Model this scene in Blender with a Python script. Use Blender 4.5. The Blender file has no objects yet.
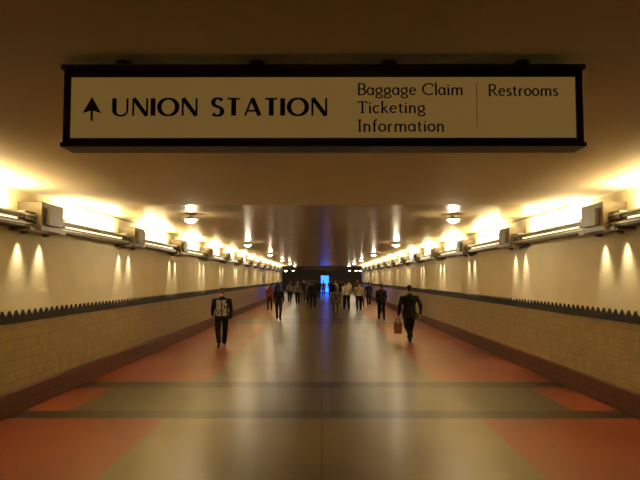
import bpy, bmesh, math, random
import numpy as np
from mathutils import Vector, Matrix
random.seed(4)
SC = bpy.context.scene
COL = SC.collection
SC.view_settings.view_transform = 'Standard'
SC.view_settings.look = 'None'

# ------------------------------------------------------------------ constants (metres)
HW = 4.48        # half width of passage
CH = 3.25        # ceiling height
CAMH = 1.95
Y0, Y1 = -5.0, 70.0
BAY = 4.55

# ------------------------------------------------------------------ materials
def mat(name, col, rough=0.5, metal=0.0, noise=0.0, nscale=8.0, bump=0.0, bscale=40.0, emit=None, estr=0.0, spec=0.5, coat=0.0):
    m = bpy.data.materials.new(name); m.use_nodes = True
    nt = m.node_tree; b = nt.nodes['Principled BSDF']
    b.inputs['Base Color'].default_value = (*col, 1)
    b.inputs['Roughness'].default_value = rough
    b.inputs['Metallic'].default_value = metal
    b.inputs['Specular IOR Level'].default_value = spec
    b.inputs['Coat Weight'].default_value = coat
    tc = nt.nodes.new('ShaderNodeTexCoord')
    if noise > 0:
        n = nt.nodes.new('ShaderNodeTexNoise'); n.inputs['Scale'].default_value = nscale; n.inputs['Detail'].default_value = 5
        nt.links.new(tc.outputs['Object'], n.inputs['Vector'])
        r = nt.nodes.new('ShaderNodeValToRGB')
        r.color_ramp.elements[0].position = 0.3; r.color_ramp.elements[1].position = 0.7
        r.color_ramp.elements[0].color = (*[c*(1-noise) for c in col], 1)
        r.color_ramp.elements[1].color = (*[min(1, c*(1+noise)) for c in col], 1)
        nt.links.new(n.outputs['Fac'], r.inputs['Fac']); nt.links.new(r.outputs['Color'], b.inputs['Base Color'])
    if bump > 0:
        n2 = nt.nodes.new('ShaderNodeTexNoise'); n2.inputs['Scale'].default_value = bscale; n2.inputs['Detail'].default_value = 4
        nt.links.new(tc.outputs['Object'], n2.inputs['Vector'])
        bp = nt.nodes.new('ShaderNodeBump'); bp.inputs['Strength'].default_value = bump; bp.inputs['Distance'].default_value = 0.02
        nt.links.new(n2.outputs['Fac'], bp.inputs['Height']); nt.links.new(bp.outputs['Normal'], b.inputs['Normal'])
    if emit:
        b.inputs['Emission Color'].default_value = (*emit, 1); b.inputs['Emission Strength'].default_value = estr
    return m

def tile_mat(name, c1, c2, cm, bw, bh, rough, mortar=0.006, axes='YZ', offset=0.5, bump=0.3, spec=0.5):
    m = bpy.data.materials.new(name); m.use_nodes = True
    nt = m.node_tree; b = nt.nodes['Principled BSDF']
    b.inputs['Specular IOR Level'].default_value = spec
    tc = nt.nodes.new('ShaderNodeTexCoord'); s = nt.nodes.new('ShaderNodeSeparateXYZ'); c = nt.nodes.new('ShaderNodeCombineXYZ')
    nt.links.new(tc.outputs['Object'], s.inputs[0])
    nt.links.new(s.outputs[axes[0]], c.inputs['X']); nt.links.new(s.outputs[axes[1]], c.inputs['Y'])
    br = nt.nodes.new('ShaderNodeTexBrick'); br.offset = offset
    br.inputs['Scale'].default_value = 1; br.inputs['Brick Width'].default_value = bw; br.inputs['Row Height'].default_value = bh
    br.inputs['Mortar Size'].default_value = mortar; br.inputs['Color1'].default_value = (*c1, 1); br.inputs['Color2'].default_value = (*c2, 1)
    br.inputs['Mortar'].default_value = (*cm, 1); br.inputs['Mortar Smooth'].default_value = 0.2
    nt.links.new(c.outputs[0], br.inputs['Vector'])
    nt.links.new(br.outputs['Color'], b.inputs['Base Color'])
    b.inputs['Roughness'].default_value = rough
    bp = nt.nodes.new('ShaderNodeBump'); bp.inputs['Strength'].default_value = bump; bp.inputs['Distance'].default_value = 0.004; bp.invert = True
    nt.links.new(br.outputs['Fac'], bp.inputs['Height']); nt.links.new(bp.outputs['Normal'], b.inputs['Normal'])
    return m

WARM = (1.0, 0.79, 0.43)
M_plaster = mat('plaster_cream', (0.82, 0.73, 0.49), 0.7, noise=0.04, nscale=1.5, bump=0.05, bscale=20)
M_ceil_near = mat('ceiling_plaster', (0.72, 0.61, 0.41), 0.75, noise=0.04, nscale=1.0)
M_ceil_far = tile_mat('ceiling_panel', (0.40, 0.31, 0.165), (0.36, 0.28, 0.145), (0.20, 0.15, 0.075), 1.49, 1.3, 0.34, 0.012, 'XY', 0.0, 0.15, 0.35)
M_tile = tile_mat('wall_tile', (0.38, 0.275, 0.10), (0.30, 0.215, 0.075), (0.20, 0.14, 0.055), 0.15, 0.15, 0.28, 0.005, offset=0.0, spec=0.4)
M_base = tile_mat('base_tile', (0.085, 0.020, 0.010), (0.11, 0.028, 0.014), (0.03, 0.012, 0.008), 0.15, 0.17, 0.5, 0.008, spec=0.25)
M_band = mat('border_dark', (0.022, 0.017, 0.013), 0.6, spec=0.15)
M_green = mat('terrazzo_olive', (0.140, 0.108, 0.040), 0.30, noise=0.14, nscale=0.9, bump=0.04, bscale=3, spec=0.26)
M_rect = mat('terrazzo_grey_green', (0.082, 0.073, 0.032), 0.30, noise=0.12, nscale=0.9, spec=0.26)
M_dgreen = mat('terrazzo_dark_green', (0.026, 0.022, 0.013), 0.32, noise=0.10, nscale=0.9, spec=0.26)
M_red = mat('terrazzo_red', (0.235, 0.052, 0.018), 0.32, noise=0.12, nscale=0.9, bump=0.04, bscale=3, spec=0.26)
M_joint = mat('floor_joint', (0.06, 0.05, 0.03), 0.5)
M_metal = mat('fixture_metal', (0.12, 0.098, 0.062), 0.45, metal=0.2)
M_metal2 = mat('fixture_pale_metal', (0.5, 0.46, 0.36), 0.35, metal=0.4)
M_diff = mat('fixture_diffuser', (0.9, 0.85, 0.7), 0.4, emit=(1, 0.82, 0.5), estr=1.5)
M_tube = mat('lamp_tube', (0.9, 0.9, 0.8), 0.4, emit=(1, 0.85, 0.55), estr=6.0)
M_bulb = mat('lamp_bulb', (1, 1, 1), 0.3, emit=(1, 0.95, 0.82), estr=10.0)
M_dark = mat('sign_frame_dark', (0.018, 0.014, 0.012), 0.4)
M_panel = mat('sign_panel', (0.36, 0.22, 0.06), 0.7, emit=(1, 0.58, 0.15), estr=0.13, spec=0.1)  # faint warm emission added in place of light falling on the sign face
M_ink = mat('sign_ink', (0.012, 0.010, 0.010), 0.5)
M_blue = mat('kiosk_blue_glow', (0.05, 0.2, 0.9), 0.3, emit=(0.02, 0.13, 1.0), estr=4.5)
M_hall = mat('hall_wall', (0.16, 0.10, 0.06), 0.7)
M_halldark = mat('hall_dark', (0.05, 0.035, 0.025), 0.7)

# ------------------------------------------------------------------ mesh helpers
class MB:
    def __init__(s): s.v = []; s.f = []; s.m = []
    def box(s, x0, x1, y0, y1, z0, z1, mi=0):
        b = len(s.v)
        s.v += [(x0,y0,z0),(x1,y0,z0),(x1,y1,z0),(x0,y1,z0),(x0,y0,z1),(x1,y0,z1),(x1,y1,z1),(x0,y1,z1)]
        for f in ((0,3,2,1),(4,5,6,7),(0,1,5,4),(1,2,6,5),(2,3,7,6),(3,0,4,7)):
            s.f.append(tuple(b+i for i in f)); s.m.append(mi)
    def quad(s, a, b, c, d, mi=0):
        k = len(s.v); s.v += [a, b, c, d]; s.f.append((k, k+1, k+2, k+3)); s.m.append(mi)
    def lathe(s, c, prof, n=20, mi=0, axis='Z'):
        k = len(s.v)
        for (r, h) in prof:
            for i in range(n):
                a = 2*math.pi*i/n
                if axis == 'Z': s.v.append((c[0]+r*math.cos(a), c[1]+r*math.sin(a), c[2]+h))
                else: s.v.append((c[0]+r*math.cos(a), c[1]+h, c[2]+r*math.sin(a)))
        for j in range(len(prof)-1):
            for i in range(n):
                s.f.append((k+j*n+i, k+j*n+(i+1) % n, k+(j+1)*n+(i+1) % n, k+(j+1)*n+i)); s.m.append(mi)
    def obj(s, name, mats, parent=None, loc=None, smooth=False, bevel=0):
        me = bpy.data.meshes.new(name); me.from_pydata(s.v, [], s.f)
        for m in mats: me.materials.append(m)
        me.polygons.foreach_set('material_index', s.m)
        me.polygons.foreach_set('use_smooth', [smooth]*len(s.f))
        me.update()
        o = bpy.data.objects.new(name, me); COL.objects.link(o)
        if parent: o.parent = parent
        if loc: o.location = loc
        if bevel:
            md = o.modifiers.new('bevel', 'BEVEL'); md.width = bevel; md.segments = 2
        return o
def empty(name, loc=(0, 0, 0)):
    e = bpy.data.objects.new(name, None); e.empty_display_size = 0.2; e.location = loc; COL.objects.link(e); return e
def light(name, kind, loc, rot, power, col, parent=None, **kw):
    l = bpy.data.lights.new(name, kind); l.energy = power; l.color = col
    for k, v in kw.items(): setattr(l, k, v)
    o = bpy.data.objects.new(name, l); o.location = loc; o.rotation_euler = rot; COL.objects.link(o)
    if parent: o.parent = parent
    return o

# ------------------------------------------------------------------ floor (inlaid terrazzo, one mesh)
HY = 92.0
fl = MB()
xs = [-9, -HW, -3.7, -2.19, -0.006, 0.006, 2.19, 3.7, HW, 9]
ys = [Y0]
for k in range(0, 4):
    b = 8.76 + k*18.2
    ys += [b, b+0.5, b+2.45, b+3.05]
ys = [y for y in ys if y < Y1] + [Y1, HY]
for j in range(len(ys)-1):
    ya, yb = ys[j], ys[j+1]
    kind = 'plain'
    mid = (ya+yb)/2
    if mid > 8.76 and mid < Y1:
        r = (mid-8.76) % 18.2
        if r < 0.5 or 2.45 < r < 3.05: kind = 'band'
        elif r < 2.45: kind = 'rect'
    for i in range(len(xs)-1):
        xm = abs((xs[i]+xs[i+1])/2)
        if mid < Y1 and xm > HW: continue
        if mid > Y1: mi = 0
        elif kind == 'band': mi = 1
        elif xm < 0.02: mi = 3
        elif xm < 2.19: mi = 4 if kind == 'rect' else 0
        elif xm < 3.7: mi = 4 if kind == 'rect' else 2
        else: mi = 2
        fl.quad((xs[i], ya, 0), (xs[i+1], ya, 0), (xs[i+1], yb, 0), (xs[i], yb, 0), mi)
fl.obj('floor', [M_green, M_dgreen, M_red, M_joint, M_rect])

# ------------------------------------------------------------------ ceiling
c = MB()
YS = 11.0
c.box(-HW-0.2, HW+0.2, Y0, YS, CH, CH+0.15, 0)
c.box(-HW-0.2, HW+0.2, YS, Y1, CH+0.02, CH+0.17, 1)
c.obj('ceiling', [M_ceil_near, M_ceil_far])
# ------------------------------------------------------------------ walls
for side, sg in (('left', -1), ('right', 1)):
    w = MB()
    a, b = (HW, HW+0.2) if sg > 0 else (-HW-0.2, -HW)
    w.box(a, b, Y0, Y1, 1.30, CH, 0)
    w.box(a, b, Y0, Y1, 0, 1.30, 1)
    w.obj('wall_'+side, [M_plaster, M_tile])
    bb = MB()
    p = 0.10
    a, b = (HW-p, HW) if sg > 0 else (-HW, -HW+p)
    bb.box(a, b, Y0, Y1-0.02, 0, 0.33, 0)
    bb.obj('baseboard_'+side, [M_base], bevel=0.012)
    # border band with saw-tooth crest
    t = MB()
    xa = sg*HW; xb = sg*(HW-0.025)
    x0, x1 = min(xa, xb), max(xa, xb)
    t.box(x0, x1, Y0, Y1-0.02, 1.295, 1.375, 0)
    n = int((Y1-Y0)/0.20)
    for i in range(n):
        y = Y0+i*0.20
        k = len(t.v)
        for x in (xb, xa):
            t.v += [(x, y, 1.375), (x, y+0.2, 1.375), (x, y+0.1, 1.48)]
        t.f += [(k, k+1, k+2), (k+3, k+5, k+4), (k, k+2, k+5, k+3), (k+1, k+4, k+5, k+2)]; t.m += [0]*4
    t.obj('trim_1' if sg < 0 else 'trim_2', [M_band])

w = MB(); w.box(-HW-0.2, HW+0.2, Y0-0.2, Y0, 0, CH+0.15, 0); w.obj('wall_back', [M_plaster])
# far hall
w = MB()
w.box(-9.2, -HW-0.2, Y1, Y1+0.2, 0, 4.2, 0); w.box(HW+0.2, 9.2, Y1, Y1+0.2, 0, 4.2, 0)
w.box(-HW-0.2, HW+0.2, Y1, Y1+0.2, 2.78, 4.2, 1)
w.obj('wall_header', [M_hall, M_halldark])
w = MB(); w.box(-9.2, 9.2, HY, HY+0.2, 0, 4.2, 0); w.obj('wall_far', [M_hall])
w = MB(); w.box(-9.4, -9.0, Y1, HY, 0, 4.2, 0); w.box(9.0, 9.4, Y1, HY, 0, 4.2, 0); w.obj('wall_hall', [M_hall])
w = MB(); w.box(-9.2, 9.2, Y1, HY, 4.2, 4.4, 0); w.obj('ceiling_hall', [M_halldark])

# ------------------------------------------------------------------ wall cove fixtures (one per side)
for side, sg in (('left', -1), ('right', 1)):
    e = empty('wall_light_fixture', (sg*HW, 0, CAMH))
    def bx(mb, d0, d1, y0, y1, z0, z1, mi=0):   # d = distance out of wall
        xa, xb = -sg*d0, -sg*d1
        mb.box(min(xa, xb), max(xa, xb), y0, y1, z0, z1, mi)
    rail = MB(); dif = MB(); blk = MB(); tube = MB()
    ys_, ye = 4.0, 68.5
    bx(rail, 0.0, 0.24, ys_, ye, 0.74, 0.765)        # tray bottom
    bx(rail, 0.22, 0.25, ys_, ye, 0.74, 0.82)
    bx(rail, 0.20, 0.235, ys_, ye, 0.855, 0.93)
    bx(rail, 0.255, 0.285, ys_, ye, 0.90, 0.925, 1)
    bx(rail, 0.25, 0.27, ys_, ye, 0.775, 0.79, 1)
    for k in range(-1, 13):
        yc = 9.45+BAY*k
        bx(blk, 0.0, 0.36, yc-0.38, yc+0.38, 0.70, 1.12)
        bx(blk, 0.02, 0.42, yc-0.24, yc+0.24, 0.78, 1.04)
        bx(blk, 0.0, 0.31, yc-0.62, yc+0.62, 0.69, 0.745)
        bx(blk, 0.0, 0.27, yc-0.70, yc+0.70, 0.84, 0.96)
        for dy in (-0.35, 0.35):
            blk.lathe((-sg*0.10, yc+dy, 0.65), [(0.001, 0.055), (0.05, 0.06), (0.055, 0.0), (0.048, 0.0), (0.04, 0.045), (0.001, 0.045)], 16)
            light('spot', 'SPOT', (-sg*0.11, yc+dy, 0.64), (0, math.radians(-5*sg), 0), 46, (1, 0.86, 0.56), e,
                  spot_size=math.radians(64), spot_blend=1.0, shadow_soft_size=0.04)
        ya, yb = yc+0.85, yc+0.85+2.9
        bx(dif, 0.195, 0.21, ya, yb, 0.82, 0.858)
        tube.lathe((-sg*0.12, ya, 0.86), [(0.001, 0), (0.02, 0), (0.02, 2.9), (0.001, 2.9)], 12, axis='Y')
        bx(blk, 0.02, 0.2, ya-0.06, ya, 0.765, 0.88); bx(blk, 0.02, 0.2, yb, yb+0.06, 0.765, 0.88)
        light('cove', 'AREA', (-sg*0.12, (ya+yb)/2, 0.90), (math.pi, 0, 0), 145, WARM, e, shape='RECTANGLE', size=0.10, size_y=2.9)
    rail.obj('rail', [M_metal, M_metal2], e); dif.obj('diffuser', [M_diff], e)
    blk.obj('housings', [M_metal], e, bevel=0.008); tube.obj('tubes', [M_tube], e, smooth=True)

# ------------------------------------------------------------------ ceiling lamps
for k in range(6):
    for sg in (-1, 1):
        y = 12.8+9.9*k
        e = empty('ceiling_lamp', (sg*2.72, y, CH+0.02))
        b = MB()
        b.lathe((0, 0, 0), [(0.001, 0), (0.10, 0), (0.10, -0.02), (0.045, -0.035), (0.045, -0.06), (0.17, -0.10), (0.18, -0.115), (0.165, -0.115), (0.04, -0.075), (0.001, -0.07)], 24)
        b.obj('shade', [M_metal2], e, smooth=True)
        g = MB()
        g.lathe((0, 0, -0.115), [(0.001, 0.03), (0.08, 0.03), (0.13, 0.0), (0.11, -0.04), (0.05, -0.065), (0.001, -0.07)], 20)
        g.obj('bulb', [M_bulb], e, smooth=True)
        light('glow', 'POINT', (0, 0, -0.25), (0, 0, 0), 36, (1, 0.84, 0.56), e, shadow_soft_size=0.06)

# ------------------------------------------------------------------ lettering by broad-nib strokes
def arc(cx, cy, rx, ry, a0, a1, n=18):
    return [(cx+rx*math.cos(math.radians(a0+(a1-a0)*i/n)), cy+ry*math.sin(math.radians(a0+(a1-a0)*i/n))) for i in range(n+1)]
X = 0.62
G = {
 'U': (0.74, [([(0, 1), (0, 0.34)]+arc(0.35, 0.34, 0.35, 0.34, 180, 360, 14)[1:]+[(0.7, 1)], 0.6), ([(0.0, 1), (0.0, 0.34)]+arc(0.35, 0.34, 0.35, 0.34, 180, 230, 6)[1:], 1.3)]),
 'N': (0.78, [([(0, 0), (0, 1)], 0.6), ([(0.02, 1), (0.72, 0)], 1.35), ([(0.74, 0), (0.74, 1)], 0.6)]),
 'I': (0.04, [([(0, 0), (0, 1)], 1.4)]),
 'O': (1.0, [(arc(0.5, 0.5, 0.48, 0.48, 0, 360, 40), 1.3)]),
 'S': (0.52, [(arc(0.27, 0.76, 0.24, 0.235, 25, 235, 18)+arc(0.25, 0.25, 0.26, 0.25, 62, -150, 20), 1.3)]),
 'T': (0.66, [([(0, 0.97), (0.66, 0.97)], 1.2), ([(0.33, 0), (0.33, 1)], 1.4)]),
 'A': (0.80, [([(0, 0), (0.38, 1)], 0.6), ([(0.38, 1), (0.78, 0)], 1.35), ([(0.12, 0.28), (0.66, 0.28)], 1.0)]),
 # text face
 'B1': (0.58, [([(0.08, 0), (0.08, 1)], 1), ([(0, 1), (0.3, 1)]+arc(0.3, 0.76, 0.22, 0.24, 90, -90)+[(0.08, 0.52)], 1), ([(0.3, 0.52)]+arc(0.3, 0.26, 0.27, 0.26, 90, -90)+[(0, 0)], 1)]),
 'C1': (0.78, [(arc(0.46, 0.5, 0.45, 0.5, 48, 312, 28), 1), ([(0.77, 0.72), (0.77, 0.92)], 0.7)]),
 'T1': (0.66, [([(0, 0.84), (0.02, 0.98), (0.64, 0.98), (0.66, 0.84)], 0.9), ([(0.33, 0), (0.33, 1)], 1), ([(0.2, 0), (0.46, 0)], 1)]),
 'I1': (0.24, [([(0.12, 0), (0.12, 1)], 1), ([(0, 0), (0.24, 0)], 1), ([(0, 1), (0.24, 1)], 1)]),
 'R1': (0.66, [([(0.08, 0), (0.08, 1)], 1), ([(0, 0), (0.2, 0)], 1), ([(0, 1), (0.3, 1)]+arc(0.3, 0.75, 0.23, 0.25, 90, -90)+[(0.08, 0.5)], 1), ([(0.28, 0.5), (0.62, 0), (0.68, 0)], 1)]),
 'a': (0.50, [(arc(0.22, 0.31, 0.22, 0.31, 20, 340, 24), 0.9), ([(0.44, X), (0.44, 0.06), (0.52, 0)], 1)]),
 'g': (0.50, [(arc(0.23, 0.36, 0.21, 0.25, 0, 360, 24), 0.9), ([(0.30, 0.60), (0.5, 0.62)], 1), ([(0.12, 0.14), (0.12, 0.04), (0.4, 0.0)]+arc(0.25, -0.14, 0.24, 0.15, 60, -240, 20), 0.8)]),
 'e': (0.48, [([(0.02, 0.34), (0.46, 0.34)]+arc(0.24, 0.31, 0.22, 0.31, 5, 320, 24), 0.9)]),
 'l': (0.16, [([(0.08, 0), (0.08, 1.06)], 1), ([(0, 0), (0.17, 0)], 1), ([(0, 1.03), (0.08, 1.06)], 1)]),
 'i': (0.16, [([(0.08, 0), (0.08, X)], 1), ([(0, 0), (0.17, 0)], 1), ([(0, X-0.02), (0.08, X)], 1), ([(0.08, 0.80), (0.08, 0.90)], 1.2)]),
 'm': (0.86, [([(0.08, 0), (0.08, X)], 1), ([(0.08, 0.42)]+arc(0.26, 0.42, 0.17, 0.19, 160, 0, 10)+[(0.43, 0)], 1), ([(0.43, 0.42)]+arc(0.61, 0.42, 0.17, 0.19, 160, 0, 10)+[(0.78, 0)], 1),
              ([(0, 0), (0.16, 0)], 1), ([(0.36, 0), (0.5, 0)], 1), ([(0.71, 0), (0.86, 0)], 1)]),
 'n': (0.52, [([(0.08, 0), (0.08, X)], 1), ([(0.08, 0.42)]+arc(0.26, 0.42, 0.17, 0.19, 160, 0, 10)+[(0.43, 0)], 1), ([(0, 0), (0.16, 0)], 1), ([(0.36, 0), (0.51, 0)], 1), ([(0, X-0.02), (0.08, X)], 1)]),
 'c': (0.44, [(arc(0.24, 0.31, 0.22, 0.31, 45, 315, 22), 1)]),
 'k': (0.50, [([(0.08, 0), (0.08, 1.06)], 1), ([(0.1, 0.28), (0.42, X)], 0.7), ([(0.18, 0.36), (0.46, 0), (0.52, 0)], 1), ([(0, 0), (0.17, 0)], 1)]),
 't': (0.30, [([(0.12, 0.82), (0.12, 0.08), (0.18, 0.01), (0.3, 0.03)], 1), ([(0, X), (0.28, X)], 1)]),
 'f': (0.30, [([(0.12, 0), (0.12, 0.86), (0.18, 1.0), (0.32, 1.02)], 1), ([(0, X), (0.28, X)], 1), ([(0.03, 0), (0.22, 0)], 1)]),
 'o': (0.48, [(arc(0.24, 0.31, 0.23, 0.31, 0, 360, 26), 1)]),
 'r': (0.34, [([(0.08, 0), (0.08, X)], 1), ([(0.08, 0.42), (0.18, 0.57), (0.33, 0.6)], 1), ([(0, 0), (0.17, 0)], 1)]),
 's': (0.34, [(arc(0.18, 0.465, 0.13, 0.145, 30, 240, 14)+arc(0.16, 0.16, 0.16, 0.155, 62, -150, 16), 1)]),
}
def ribbon(mb, pts, wv, wh, sx, sz, ox, oz, y):
    n = len(pts); L = []; R = []
    P = [Vector((p[0]*sx, p[1]*sz)) for p in pts]
    closed = (P[0]-P[-1]).length < 1e-6
    for i in range(n):
        if closed and i in (0, n-1): t = (P[1]-P[0]).normalized()+(P[-1]-P[-2]).normalized()
        elif i == 0: t = P[1]-P[0]
        elif i == n-1: t = P[-1]-P[-2]
        else: t = (P[i]-P[i-1]).normalized()+(P[i+1]-P[i]).normalized()
        t.normalize(); nn = Vector((-t.y, t.x))
        w = (wh+(wv-wh)*abs(t.y)**1.3)/2
        L.append(P[i]+nn*w); R.append(P[i]-nn*w)
    for i in range(n-1):
        q = [R[i], R[i+1], L[i+1], L[i]]
        k = len(mb.v)
        mb.v += [(a.x+ox, y, a.y+oz) for a in q]; mb.f.append((k, k+1, k+2, k+3)); mb.m.append(0)
def text(mb, s, x0, x1, zb, h, y, wv, wh, gap, space, face=''):
    def key(ch): return ch+'1' if (face and ch.isupper()) else ch
    W = 0
    for ch in s: W += space if ch == ' ' else G[key(ch)][0]+gap
    W -= gap
    sx = (x1-x0)/W; cx = x0
    for ch in s:
        if ch == ' ': cx += space*sx; continue
        adv, st = G[key(ch)]
        for pts, ws in st: ribbon(mb, pts, wv*ws*h, wh*h, sx, h, cx, zb, y)
        cx += (adv+gap)*sx

# ------------------------------------------------------------------ overhead sign
SY = 3.58
def sx_(px): return (px-323)*0.005862
def sz_(py): return 1.25-(py-65)*0.00594
sign = empty('overhead_direction_sign', (0.006, SY, CAMH))
Wd = sx_(583); Lf = sx_(63); zt = 1.25; zb = sz_(144.5)
f = MB()
f.box(Lf, Wd, 0.02, 0.17, zb, zt)                     # body
f.box(Lf-0.012, Wd+0.012, -0.02, 0.19, zt-0.030, zt)    # top rail lip
f.box(Lf, Wd, 0.0, 0.03, zt-0.07, zt-0.03)
f.box(Lf, Wd, 0.0, 0.03, zb, zb+0.04)
f.box(Lf, Lf+0.042, 0.0, 0.03, zb, zt-0.03)
f.box(Wd-0.042, Wd, 0.0, 0.03, zb, zt-0.03)
f.box(Lf-0.010, Wd+0.010, -0.012, 0.18, zb-0.014, zb+0.012)
f.obj('frame', [M_dark], sign, bevel=0.004)
p = MB(); p.box(Lf+0.042, Wd-0.042, 0.010, 0.022, zb+0.04, zt-0.07); p.obj('panel', [M_panel], sign)
h = MB()
for x in (-1.2, -0.4, 0.4, 1.2):
    h.lathe((x, 0.1, zt), [(0.02, 0), (0.02, 0.035), (0.05, 0.04), (0.05, 0.05), (0.001, 0.05)], 14)
h.obj('hangers', [M_dark], sign, smooth=False)
t = MB(); YT = 0.006
text(t, 'UNION STATION', sx_(114), sx_(327), sz_(115.5), 17.5*0.00594, YT, 0.20, 0.11, 0.28, 0.55)
text(t, 'Baggage Claim', sx_(358), sx_(463), sz_(94.5), 11*0.00594, YT, 0.17, 0.11, 0.14, 0.38, 't')
text(t, 'Ticketing', sx_(358), sx_(425), sz_(112.5), 11*0.00594, YT, 0.17, 0.11, 0.14, 0.38, 't')
text(t, 'Information', sx_(358), sx_(444), sz_(131), 11*0.00594, YT, 0.17, 0.11, 0.14, 0.38, 't')
text(t, 'Restrooms', sx_(489), sx_(558), sz_(95.5), 11*0.00594, YT, 0.17, 0.11, 0.14, 0.38, 't')
# arrow
def tri(pts):
    k = len(t.v); t.v.extend([(sx_(a), YT, sz_(b)) for a, b in pts]); t.f.append(tuple(range(k, k+len(pts)))); t.m.append(0)
tri([(91.5, 96.5), (82, 113), (91.5, 110)]); tri([(91.5, 96.5), (91.5, 110), (101, 113)])
tri([(90.3, 108), (90.3, 120.5), (92.7, 120.5), (92.7, 108)])
t.obj('lettering', [M_ink], sign)
d = MB(); d.quad((sx_(476.7), YT, sz_(125)), (sx_(477.3), YT, sz_(125)), (sx_(477.3), YT, sz_(83)), (sx_(476.7), YT, sz_(83))); d.obj('divider', [mat('divider_line', (0.30, 0.19, 0.07), 0.5)], sign)

# ------------------------------------------------------------------ people
_b = bmesh.new(); bmesh.ops.create_icosphere(_b, subdivisions=2, radius=1.0)
ICO = [v.co.copy() for v in _b.verts]; _b.free()
def hull(bm, p0, r0, p1, r1):
    for p, r in ((p0, r0), (p1, r1)):
        for q in ICO: bm.verts.new((p[0]+q.x*r[0], p[1]+q.y*r[1], p[2]+q.z*r[2]))
        if (Vector(p0)-Vector(p1)).length < 1e-6: break
    bmesh.ops.convex_hull(bm, input=bm.verts[:])
    loose = [v for v in bm.verts if not v.link_faces]
    bmesh.ops.delete(bm, geom=loose, context='VERTS')
def r3(r): return (r, r, r) if not isinstance(r, tuple) else r
def sculpt(prims, voxel, smooth=3):
    """prims: (p0,r0,p1,r1,label) -> verts, faces, labels as one continuous surface"""
    me = bpy.data.meshes.new('tmp')
    allv = []; allf = []
    for (p0, r0, p1, r1, lb) in prims:
        b2 = bmesh.new(); hull(b2, p0, r3(r0), p1, r3(r1))
        bmesh.ops.recalc_face_normals(b2, faces=b2.faces[:])
        b2.verts.index_update(); k = len(allv)
        allv += [tuple(v.co) for v in b2.verts]; allf += [tuple(k+v.index for v in f_.verts) for f_ in b2.faces]
        b2.free()
    me.from_pydata(allv, [], allf)
    o = bpy.data.objects.new('tmp', me); COL.objects.link(o)
    m = o.modifiers.new('r', 'REMESH'); m.mode = 'VOXEL'; m.voxel_size = voxel
    if smooth:
        s = o.modifiers.new('s', 'SMOOTH'); s.iterations = smooth; s.factor = 0.5
    dg = bpy.context.evaluated_depsgraph_get()
    m2 = bpy.data.meshes.new_from_object(o.evaluated_get(dg))
    V = np.empty(len(m2.vertices)*3); m2.vertices.foreach_get('co', V); V = V.reshape(-1, 3)
    F = [tuple(p_.vertices) for p_ in m2.polygons]
    C = np.empty(len(F)*3); m2.polygons.foreach_get('center', C); C = C.reshape(-1, 3)
    bpy.data.objects.remove(o); bpy.data.meshes.remove(me); bpy.data.meshes.remove(m2)
    best = np.full(len(F), 1e9); lab = np.zeros(len(F), int)
    for (p0, r0, p1, r1, lb) in prims:
        a = np.array(p0); b = np.array(p1); d_ = b-a; L = d_@d_
        tt = np.clip(((C-a)@d_)/L, 0, 1) if L > 1e-9 else np.zeros(len(C))
        q = a+tt[:, None]*d_
        rr = np.array(r3(r0))*(1-tt[:, None])+np.array(r3(r1))*tt[:, None]
        dd = (np.linalg.norm((C-q)/rr, axis=1)-1)*rr.mean(axis=1)
        k = dd < best; best[k] = dd[k]; lab[k] = lb
    return V, F, lab, C
SKIN, HAIR, TOP, PANT, SHOE, ACC, LIP = range(7)

def head_tpl(style):
    P = [((0, -.01, .03), (.074, .092, .085), (0, -.01, .03), (.074, .092, .085), SKIN),
         ((0, .02, -.02), (.056, .062, .05), (0, .045, -.088), (.028, .028, .020), SKIN),
         ((0, .086, .015), .007, (0, .106, -.022), .012, SKIN),
         ((-.035, .074, .028), .010, (.035, .074, .028), .010, SKIN),
         ((-.018, .080, -.054), .008, (.018, .080, -.054), .008, LIP),
         ((0, -.02, -.06), .052, (0, -.015, -.14), .056, SKIN)]
    for s in (-1, 1):
        P += [((s*.077, -.005, .01), (.009, .018, .02), (s*.074, -.002, -.02), (.008, .012, .014), SKIN),
              ((s*.030, .074, .006), .014, (s*.030, .074, .006), .014, ACC),
              ((s*.030, .086, .006), .006, (s*.030, .086, .006), .006, HAIR)]
    P += [((0, -.026, .05), (.080, .088, .078), (0, -.026, .05), (.080, .088, .078), HAIR),
          ((0, -.05, .0), (.072, .06, .05), (0, -.055, -.03), (.06, .045, .04), HAIR)]
    if style == 'long':
        P += [((0, -.06, .0), (.078, .05, .05), (0, -.075, -.17), (.085, .03, .04), HAIR),
              ((-.07, -.02, .02), (.018, .04, .04), (-.08, -.03, -.13), (.02, .03, .03), HAIR),
              ((.07, -.02, .02), (.018, .04, .04), (.08, -.03, -.13), (.02, .03, .03), HAIR)]
    return sculpt(P, 0.006, 2)[:3]
def hand_tpl(grip):
    P = [((0, 0, .02), (.021, .026, .02), (0, 0, -.02), (.018, .030, .02), SKIN), ((0, 0, -.02), (.017, .032, .02), (0, .0, -.075), (.012, .040, .012), SKIN)]
    for i, (yy, L) in enumerate(((.035, .068), (.012, .078), (-.012, .072), (-.035, .056))):
        b1, b2, b3 = (25, 40, 55) if not grip else (50, 125, 200)
        p = Vector((0, yy, -.08)); rr = .0092
        for bnd, fr in ((b1, .42), (b2, .33), (b3, .25)):
            a = math.radians(bnd); q = p+Vector((-math.sin(a), yy*0.12/.035*(0.6 if not grip else 0), -math.cos(a)))*L*fr
            P.append((tuple(p), rr, tuple(q), rr-.0008, SKIN)); p = q; rr -= .0008
    P += [((-.004, .024, -.02), .013, (-.012, .052, -.05), .010, SKIN), ((-.012, .052, -.05), .010, (-.022, .056, -.082), .0085, SKIN)]
    return sculpt(P, 0.0045, 1)[:3]
HEADS = {'short': head_tpl('short'), 'long': head_tpl('long')}
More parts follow.
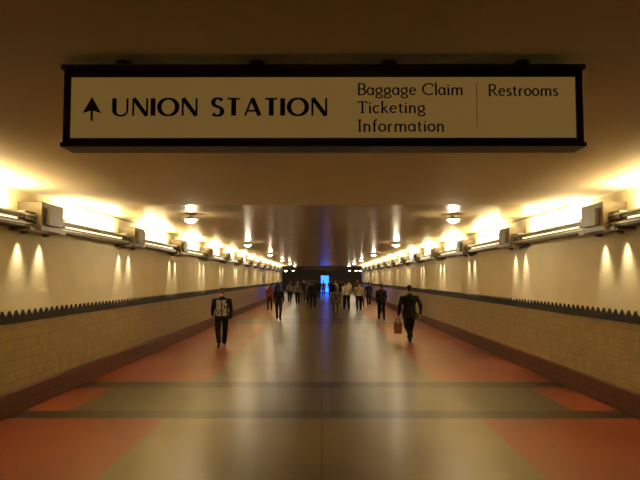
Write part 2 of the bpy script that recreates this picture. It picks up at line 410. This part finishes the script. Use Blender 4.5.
HANDS = {False: hand_tpl(False), True: hand_tpl(True)}

def cloth(name, c): return mat(name, c, 0.85, noise=0.25, nscale=9, bump=0.5, bscale=11, spec=0.2)
def pedestrian(name, x, y, H, heading, top, pant, hair=(0.02, 0.014, 0.01), skin=(0.42, 0.24, 0.15), style='short', stride=1.0, flip=1,
               coat=0, grip=None, bulk=1.0, skirt=False, sleeves=True, shoe=(0.02, 0.02, 0.02), backprint=False, pack=None, headyaw=0, vox=0.014, armout=3):
    P = []
    b = bulk*1.06
    # hips, waist, chest, shoulders, neck
    P += [((0, 0, .93), (.165*b, .12*b, .09), (0, 0, 1.08), (.155*b, .115*b, .06), TOP),
          ((0, 0, 1.08), (.155*b, .115*b, .06), (0, .01, 1.28), (.178*b, .130*b, .08), TOP),
          ((0, 0.01, 1.28), (.178*b, .130*b, .08), (0, 0, 1.38), (.155*b, .10, .05), TOP),
          ((-.15*b, -.005, 1.385), .054, (.15*b, -.005, 1.385), .054, TOP),
          ((-.08, -.005, 1.425), .042, (.08, -.005, 1.425), .042, TOP),
          ((0, -.01, 1.42), (.10, .075, .04), (0, -.005, 1.49), (.064, .060, .03), TOP),
          ((0, -.005, 1.46), .055, (0, .0, 1.56), .052, SKIN)]
    if coat: P.append(((0, 0, .95), (.175*b, .13*b, .06), (0, 0, .95-coat), (.19*b, .15*b, .04), TOP))
    else: P.append(((0, 0, .90), (.165*b, .12*b, .07), (0, 0, .87), (.16*b, .115*b, .05), PANT))
    def D(a): return Vector((0, math.sin(math.radians(a)), -math.cos(math.radians(a))))
    for s in (-1, 1):
        fwd = (s*flip > 0)
        th, kn, ft = ((24*stride, 6*stride, 8*stride) if fwd else (-12*stride, 34*stride, -38*stride))
        hip = Vector((s*.088*b, 0, .90)); knee = hip+D(th)*.42; knee.x = s*.095*b; ank = knee+D(th-kn)*.41; ank.x = s*.085*b
        P += [(tuple(hip), (.094*b, .10*b, .09), tuple(knee), (.070*b, .074*b, .06), PANT), (tuple(knee), (.070*b, .074*b, .06), tuple(ank), (.058*b, .064*b, .045), PANT)]
        R = Matrix.Rotation(math.radians(ft), 3, 'X')
        heel = ank+R @ Vector((0, -.03, -.05)); ball = ank+R @ Vector((s*.01, .13, -.062)); toe = ank+R @ Vector((s*.012, .175, -.066))
        P += [(tuple(heel), (.036, .04, .033), tuple(ball), (.046, .04, .026), SHOE), (tuple(ball), (.046, .04, .026), tuple(toe), (.036, .03, .022), SHOE),
              (tuple(ank), .042, tuple(heel), .036, SHOE)]
    if skirt:
        P.append(((0, 0, .92), (.17, .12, .06), (0, 0.02, .55), (.20, .19, .02), PANT))
    hands = []
    for s in (-1, 1):
        fwd = (s*flip < 0)
        ua, fa = ((18*stride, 48*stride) if fwd else (-24*stride, -2*stride))
        gr = (grip == s)
        if gr: ua, fa = -6, 6
        o_ = math.radians(armout)
        sh = Vector((s*.188*b, -.005, 1.375))
        def DD(a, o): return Vector((s*math.sin(o), math.sin(math.radians(a))*math.cos(o), -math.cos(math.radians(a))*math.cos(o)))
        el = sh+DD(ua, o_+0.06)*.285; wr = el+DD(fa, o_*0.5 if gr else -0.03)*.25
        P += [(tuple(sh), (.058*b, .062*b, .060), tuple(el), .050*b, TOP)]
        if sleeves: P += [(tuple(el), .050*b, tuple(wr), .038, TOP)]
        else: P += [(tuple(el), .042, tuple(wr), .028, SKIN)]
        hands.append((s, wr, fa, gr))
    if pack:
        P += [((0, -.17, 1.36), (.13, .07, .06), (0, -.18, 1.08), (.14, .08, .06), ACC),
              ((-.10, -.08, 1.46), .022, (-.10, .12, 1.36), .02, ACC), ((.10, -.08, 1.46), .022, (.10, .12, 1.36), .02, ACC)]
    V, F, lab, C = sculpt(P, vox, 3)
    if backprint:   # pale print on the back of the jacket: two ragged vertical blocks of lettering
        rr_ = np.random.RandomState(7).rand(60, 60)
        ix = np.clip(((C[:, 0]+0.18)/0.018).astype(int), 0, 59); iz = np.clip(((C[:, 2]-0.9)/0.030).astype(int), 0, 59)
        m_ = (C[:, 1] < -0.01) & (C[:, 0] > -0.17) & (C[:, 0] < 0.14) & (abs(C[:, 0]+0.02) > 0.016) & (C[:, 2] > 0.93) & (C[:, 2] < 1.39) & (lab == TOP)
        lab[m_ & (rr_[ix, iz] > 0.26)] = ACC
    Vs = [V]; Fs = list(F); Ls = list(lab); n = len(V)
    def add(tpl, M3, off, mirror=False):
        nonlocal n
        v, f_, l = tpl
        v = v.copy()
        if mirror: v[:, 0] *= -1
        v = v @ np.array(M3).T + np.array(off)
        Vs.append(v)
        for q in f_:
            q = q[::-1] if mirror else q
            Fs.append(tuple(i+n for i in q))
        Ls.extend(list(l)); n += len(v)
    add(HEADS[style], Matrix.Rotation(math.radians(headyaw), 3, 'Z') @ Matrix.Rotation(math.radians(-3), 3, 'X'), (0, .015, 1.635))
    for s, wr, fa, gr in hands:
        add(HANDS[gr], Matrix.Rotation(math.radians(fa), 3, 'X'), tuple(wr+Vector((0, 0, -0.005))), mirror=(s < 0))
    V = np.vstack(Vs)
    zmin = V[:, 2].min(); V[:, 2] -= zmin
    sc = H/V[:, 2].max(); V *= sc
    me = bpy.data.meshes.new(name); me.from_pydata(V.tolist(), [], Fs)
    acc = pack if pack else (0.42, 0.41, 0.36)
    for m in (mat('skin', skin, 0.55), mat('hair', hair, 0.7, bump=0.4, bscale=60), cloth('top_cloth', top), cloth('trouser_cloth', pant),
              mat('shoe_leather', shoe, 0.4), mat('accent', acc, 0.6), mat('lips', (skin[0]*.9, skin[1]*.55, skin[2]*.55), 0.5)):
        me.materials.append(m)
    me.polygons.foreach_set('material_index', np.array(Ls, dtype=np.int32))
    me.polygons.foreach_set('use_smooth', [True]*len(Fs)); me.update()
    o = bpy.data.objects.new(name, me); COL.objects.link(o)
    o.location = (x, y, 0); o.rotation_euler = (0, 0, math.radians(heading))
    info = {}
    for s, wr, fa, gr in hands:
        if gr: info['hand'] = (Matrix.Translation((x, y, 0)) @ Matrix.Rotation(math.radians(heading), 4, 'Z') @ Vector(((wr.x)*sc, (wr.y)*sc, (wr.z-zmin-0.1)*sc)))
    return o, info

BLK = (0.012, 0.011, 0.012)
pedestrian('walking_man', -2.86, 17.8, 1.68, 14, BLK, (0.010, 0.010, 0.012), hair=(0.10, 0.08, 0.06), stride=0.95, flip=1, coat=0.08, backprint=True, bulk=1.14, vox=0.011, armout=3)
o, inf = pedestrian('walking_man', 2.72, 19.4, 1.74, 10, BLK, (0.010, 0.010, 0.012), stride=1.15, flip=1, coat=0.18, grip=-1, bulk=1.16, vox=0.011, armout=14, headyaw=-8)
hp = inf['hand']
bag = MB()
w1, w2, dd_ = 0.13, 0.11, 0.06
zt_, zb_ = hp.z-0.15, hp.z-0.48
bag.v += [(-w2, -dd_, zb_), (w2, -dd_, zb_), (w2, dd_, zb_), (-w2, dd_, zb_), (-w1, -dd_*1.1, zt_), (w1, -dd_*1.1, zt_), (w1, dd_*1.1, zt_), (-w1, dd_*1.1, zt_),
          (-w1+0.02, 0, (zt_+zb_)/2), (w1-0.02, 0, (zt_+zb_)/2)]
for q in ((0, 3, 2, 1), (0, 1, 5, 4), (2, 3, 7, 6), (1, 2, 9), (2, 6, 9), (6, 5, 9), (5, 1, 9), (3, 0, 8), (0, 4, 8), (4, 7, 8), (7, 3, 8)): bag.f.append(q); bag.m.append(0)
for yy in (-dd_, dd_):
    pts = [(-0.07, yy, zt_-0.03), (-0.06, yy*.8, zt_+0.08), (-0.025, yy*.15, hp.z-0.01), (0.025, yy*.15, hp.z-0.01), (0.06, yy*.8, zt_+0.08), (0.07, yy, zt_-0.03)]
    for a, b in zip(pts[:-1], pts[1:]):
        a = Vector(a); b = Vector(b); n_ = (b-a).cross(Vector((0, 1, 0))).normalized()*0.006; m_ = Vector((0, 0.006, 0)); k = len(bag.v)
        for p_ in (a, b): bag.v += [tuple(p_+n_+m_), tuple(p_-n_+m_), tuple(p_-n_-m_), tuple(p_+n_-m_)]
        for i in range(4): bag.f.append((k+i, k+(i+1) % 4, k+4+(i+1) % 4, k+4+i)); bag.m.append(1)
bag.obj('shopping_bag', [mat('bag_paper', (0.24, 0.09, 0.04), 0.6, noise=0.3, nscale=9), M_dark], loc=(hp.x-0.02, hp.y, 0))

G1 = (0.10, 0.10, 0.10); WH = (0.50, 0.47, 0.40); NV = (0.02, 0.025, 0.05)
ppl = [
 (-2.0, 28.8, 1.66, 0, BLK, NV, dict(stride=0.9, flip=-1, bulk=0.98, style='long')),
 (-3.1, 37.0, 1.62, 180, (0.25, 0.06, 0.05), BLK, dict(flip=1, bulk=0.95, style='long')),
 (-0.58, 40.0, 1.80, 0, BLK, BLK, dict(flip=1, bulk=1.15, coat=0.15)),
 (0.68, 30.3, 1.58, 0, (0.16, 0.13, 0.10), (0.10, 0.09, 0.09), dict(flip=1, bulk=0.92, style='long', pack=(0.05, 0.05, 0.06))),
 (1.50, 38.0, 1.78, 5, WH, NV, dict(flip=-1, bulk=1.1)),
 (2.2, 37.0, 1.76, -3, (0.36, 0.30, 0.23), BLK, dict(flip=1, bulk=1.1, sleeves=False)),
 (2.62, 41.0, 1.70, 0, G1, BLK, dict(flip=-1)),
 (2.74, 28.8, 1.70, 0, BLK, BLK, dict(flip=-1, stride=0.9, style='short', coat=0.1)),
 (-1.8, 46.0, 1.72, 180, G1, BLK, dict(flip=-1)),
 (-1.35, 52.0, 1.75, 0, BLK, NV, dict(flip=1)),
 (-2.6, 50.0, 1.70, 0, (0.2, 0.17, 0.14), BLK, dict(flip=-1)),
 (0.9, 48.0, 1.74, 0, BLK, BLK, dict(flip=1, coat=0.2)),
 (1.2, 56.0, 1.74, 180, (0.3, 0.28, 0.26), BLK, dict(flip=-1)),
 (3.3, 44.0, 1.68, 0, BLK, BLK, dict(flip=1)),
 (3.3, 34.5, 1.62, 0, (0.12, 0.10, 0.09), BLK, dict(flip=1, bulk=0.95, style='long')),
 (-0.35, 58.0, 1.74, 0, BLK, BLK, dict(flip=-1)),
 (2.3, 54.0, 1.76, 0, (0.35, 0.32, 0.28), BLK, dict(flip=1)),
 (-3.0, 60.0, 1.72, 0, BLK, BLK, dict(flip=-1)),
 (0.15, 64.0, 1.72, 180, G1, BLK, dict(flip=1)),
 (-0.9, 45.0, 1.74, 0, G1, BLK, dict(flip=-1, bulk=1.1)),
 (1.75, 44.0, 1.72, 0, (0.3, 0.27, 0.22), NV, dict(flip=-1)),
 (-2.2, 56.0, 1.76, 0, BLK, BLK, dict(flip=1, bulk=1.1)),
 (-1.2, 62.0, 1.76, 0, G1, BLK, dict(flip=1, bulk=1.1)),
 (0.9, 65.0, 1.78, 0, BLK, BLK, dict(flip=1, bulk=1.1)),
 (2.9, 50.0, 1.70, 0, BLK, NV, dict(flip=-1, bulk=1.1)),
 (3.3, 58.0, 1.76, 180, G1, BLK, dict(flip=1)),
 (1.9, 63.0, 1.76, 0, BLK, BLK, dict(flip=-1, bulk=1.1)),
 (-3.5, 49.0, 1.66, 0, BLK, BLK, dict(flip=1, style='long')),
 (-0.75, 67.0, 1.76, 0, BLK, BLK, dict(flip=1, bulk=1.1)),
 (2.6, 66.0, 1.74, 0, G1, BLK, dict(flip=-1, bulk=1.1)),
 (-2.0, 67.5, 1.70, 180, BLK, BLK, dict(flip=1)),
]
for (x, y, H, hd, tp, pt, kw) in ppl:
    nm = 'walking_woman' if kw.get('style') == 'long' else 'walking_man'
    pedestrian(nm, x, y, H, hd, tp, pt, vox=0.018, **kw)

# ------------------------------------------------------------------ far hall contents
kz = empty('illuminated_kiosk', (0.38, 80.0, 0))
b = MB(); b.box(-0.75, 0.75, 0.0, 0.4, 0, 0.12); b.box(-0.60, -0.50, 0.05, 0.35, 0.12, 2.35); b.box(0.50, 0.60, 0.05, 0.35, 0.12, 2.35); b.box(-0.60, 0.60, 0.05, 0.35, 2.25, 2.35); b.box(-0.50, 0.50, 0.2, 0.35, 0.12, 2.25)
b.obj('cabinet', [M_dark], kz, bevel=0.01)
b = MB(); b.box(-0.50, 0.50, 0.12, 0.19, 0.12, 2.25); b.obj('screen', [M_blue], kz)
light('blue_glow', 'POINT', (0, 0.2, 2.75), (0, 0, 0), 60, (0.04, 0.15, 1.0), kz, shadow_soft_size=0.15)
for (x, y, z, pw) in ((3.4, 76, 4.2, 60), (4.4, 80, 4.2, 60), (5.2, 84, 4.2, 60), (-3.6, 78, 4.2, 25), (-5.0, 86, 4.2, 25)):
    e = empty('pendant_lamp', (x, y, z))
    b = MB(); b.lathe((0, 0, 0), [(0.001, 0), (0.06, 0), (0.06, -0.03), (0.012, -0.04), (0.012, -1.0), (0.06, -1.02)], 14); b.obj('stem', [M_metal], e, smooth=True)
    b = MB(); b.lathe((0, 0, -1.2), [(0.001, 0.2), (0.12, 0.17), (0.2, 0.06), (0.2, -0.06), (0.12, -0.17), (0.001, -0.2)], 20); b.obj('globe', [M_bulb], e, smooth=True)
    light('glow', 'POINT', (0, 0, -1.5), (0, 0, 0), pw, (1, 0.85, 0.6), e, shadow_soft_size=0.1)

# ------------------------------------------------------------------ world + camera
wd = bpy.data.worlds.new('World'); SC.world = wd; wd.use_nodes = True
wd.node_tree.nodes['Background'].inputs[0].default_value = (0.9, 0.65, 0.4, 1)
wd.node_tree.nodes['Background'].inputs[1].default_value = 0.02
cam = bpy.data.cameras.new('Camera'); cam.sensor_width = 36; cam.lens = 34.9; cam.clip_end = 300
co = bpy.data.objects.new('Camera', cam); COL.objects.link(co)
co.location = (0, 0, CAMH); co.rotation_euler = (math.radians(90+3.5), 0, math.radians(0.18))
SC.camera = co
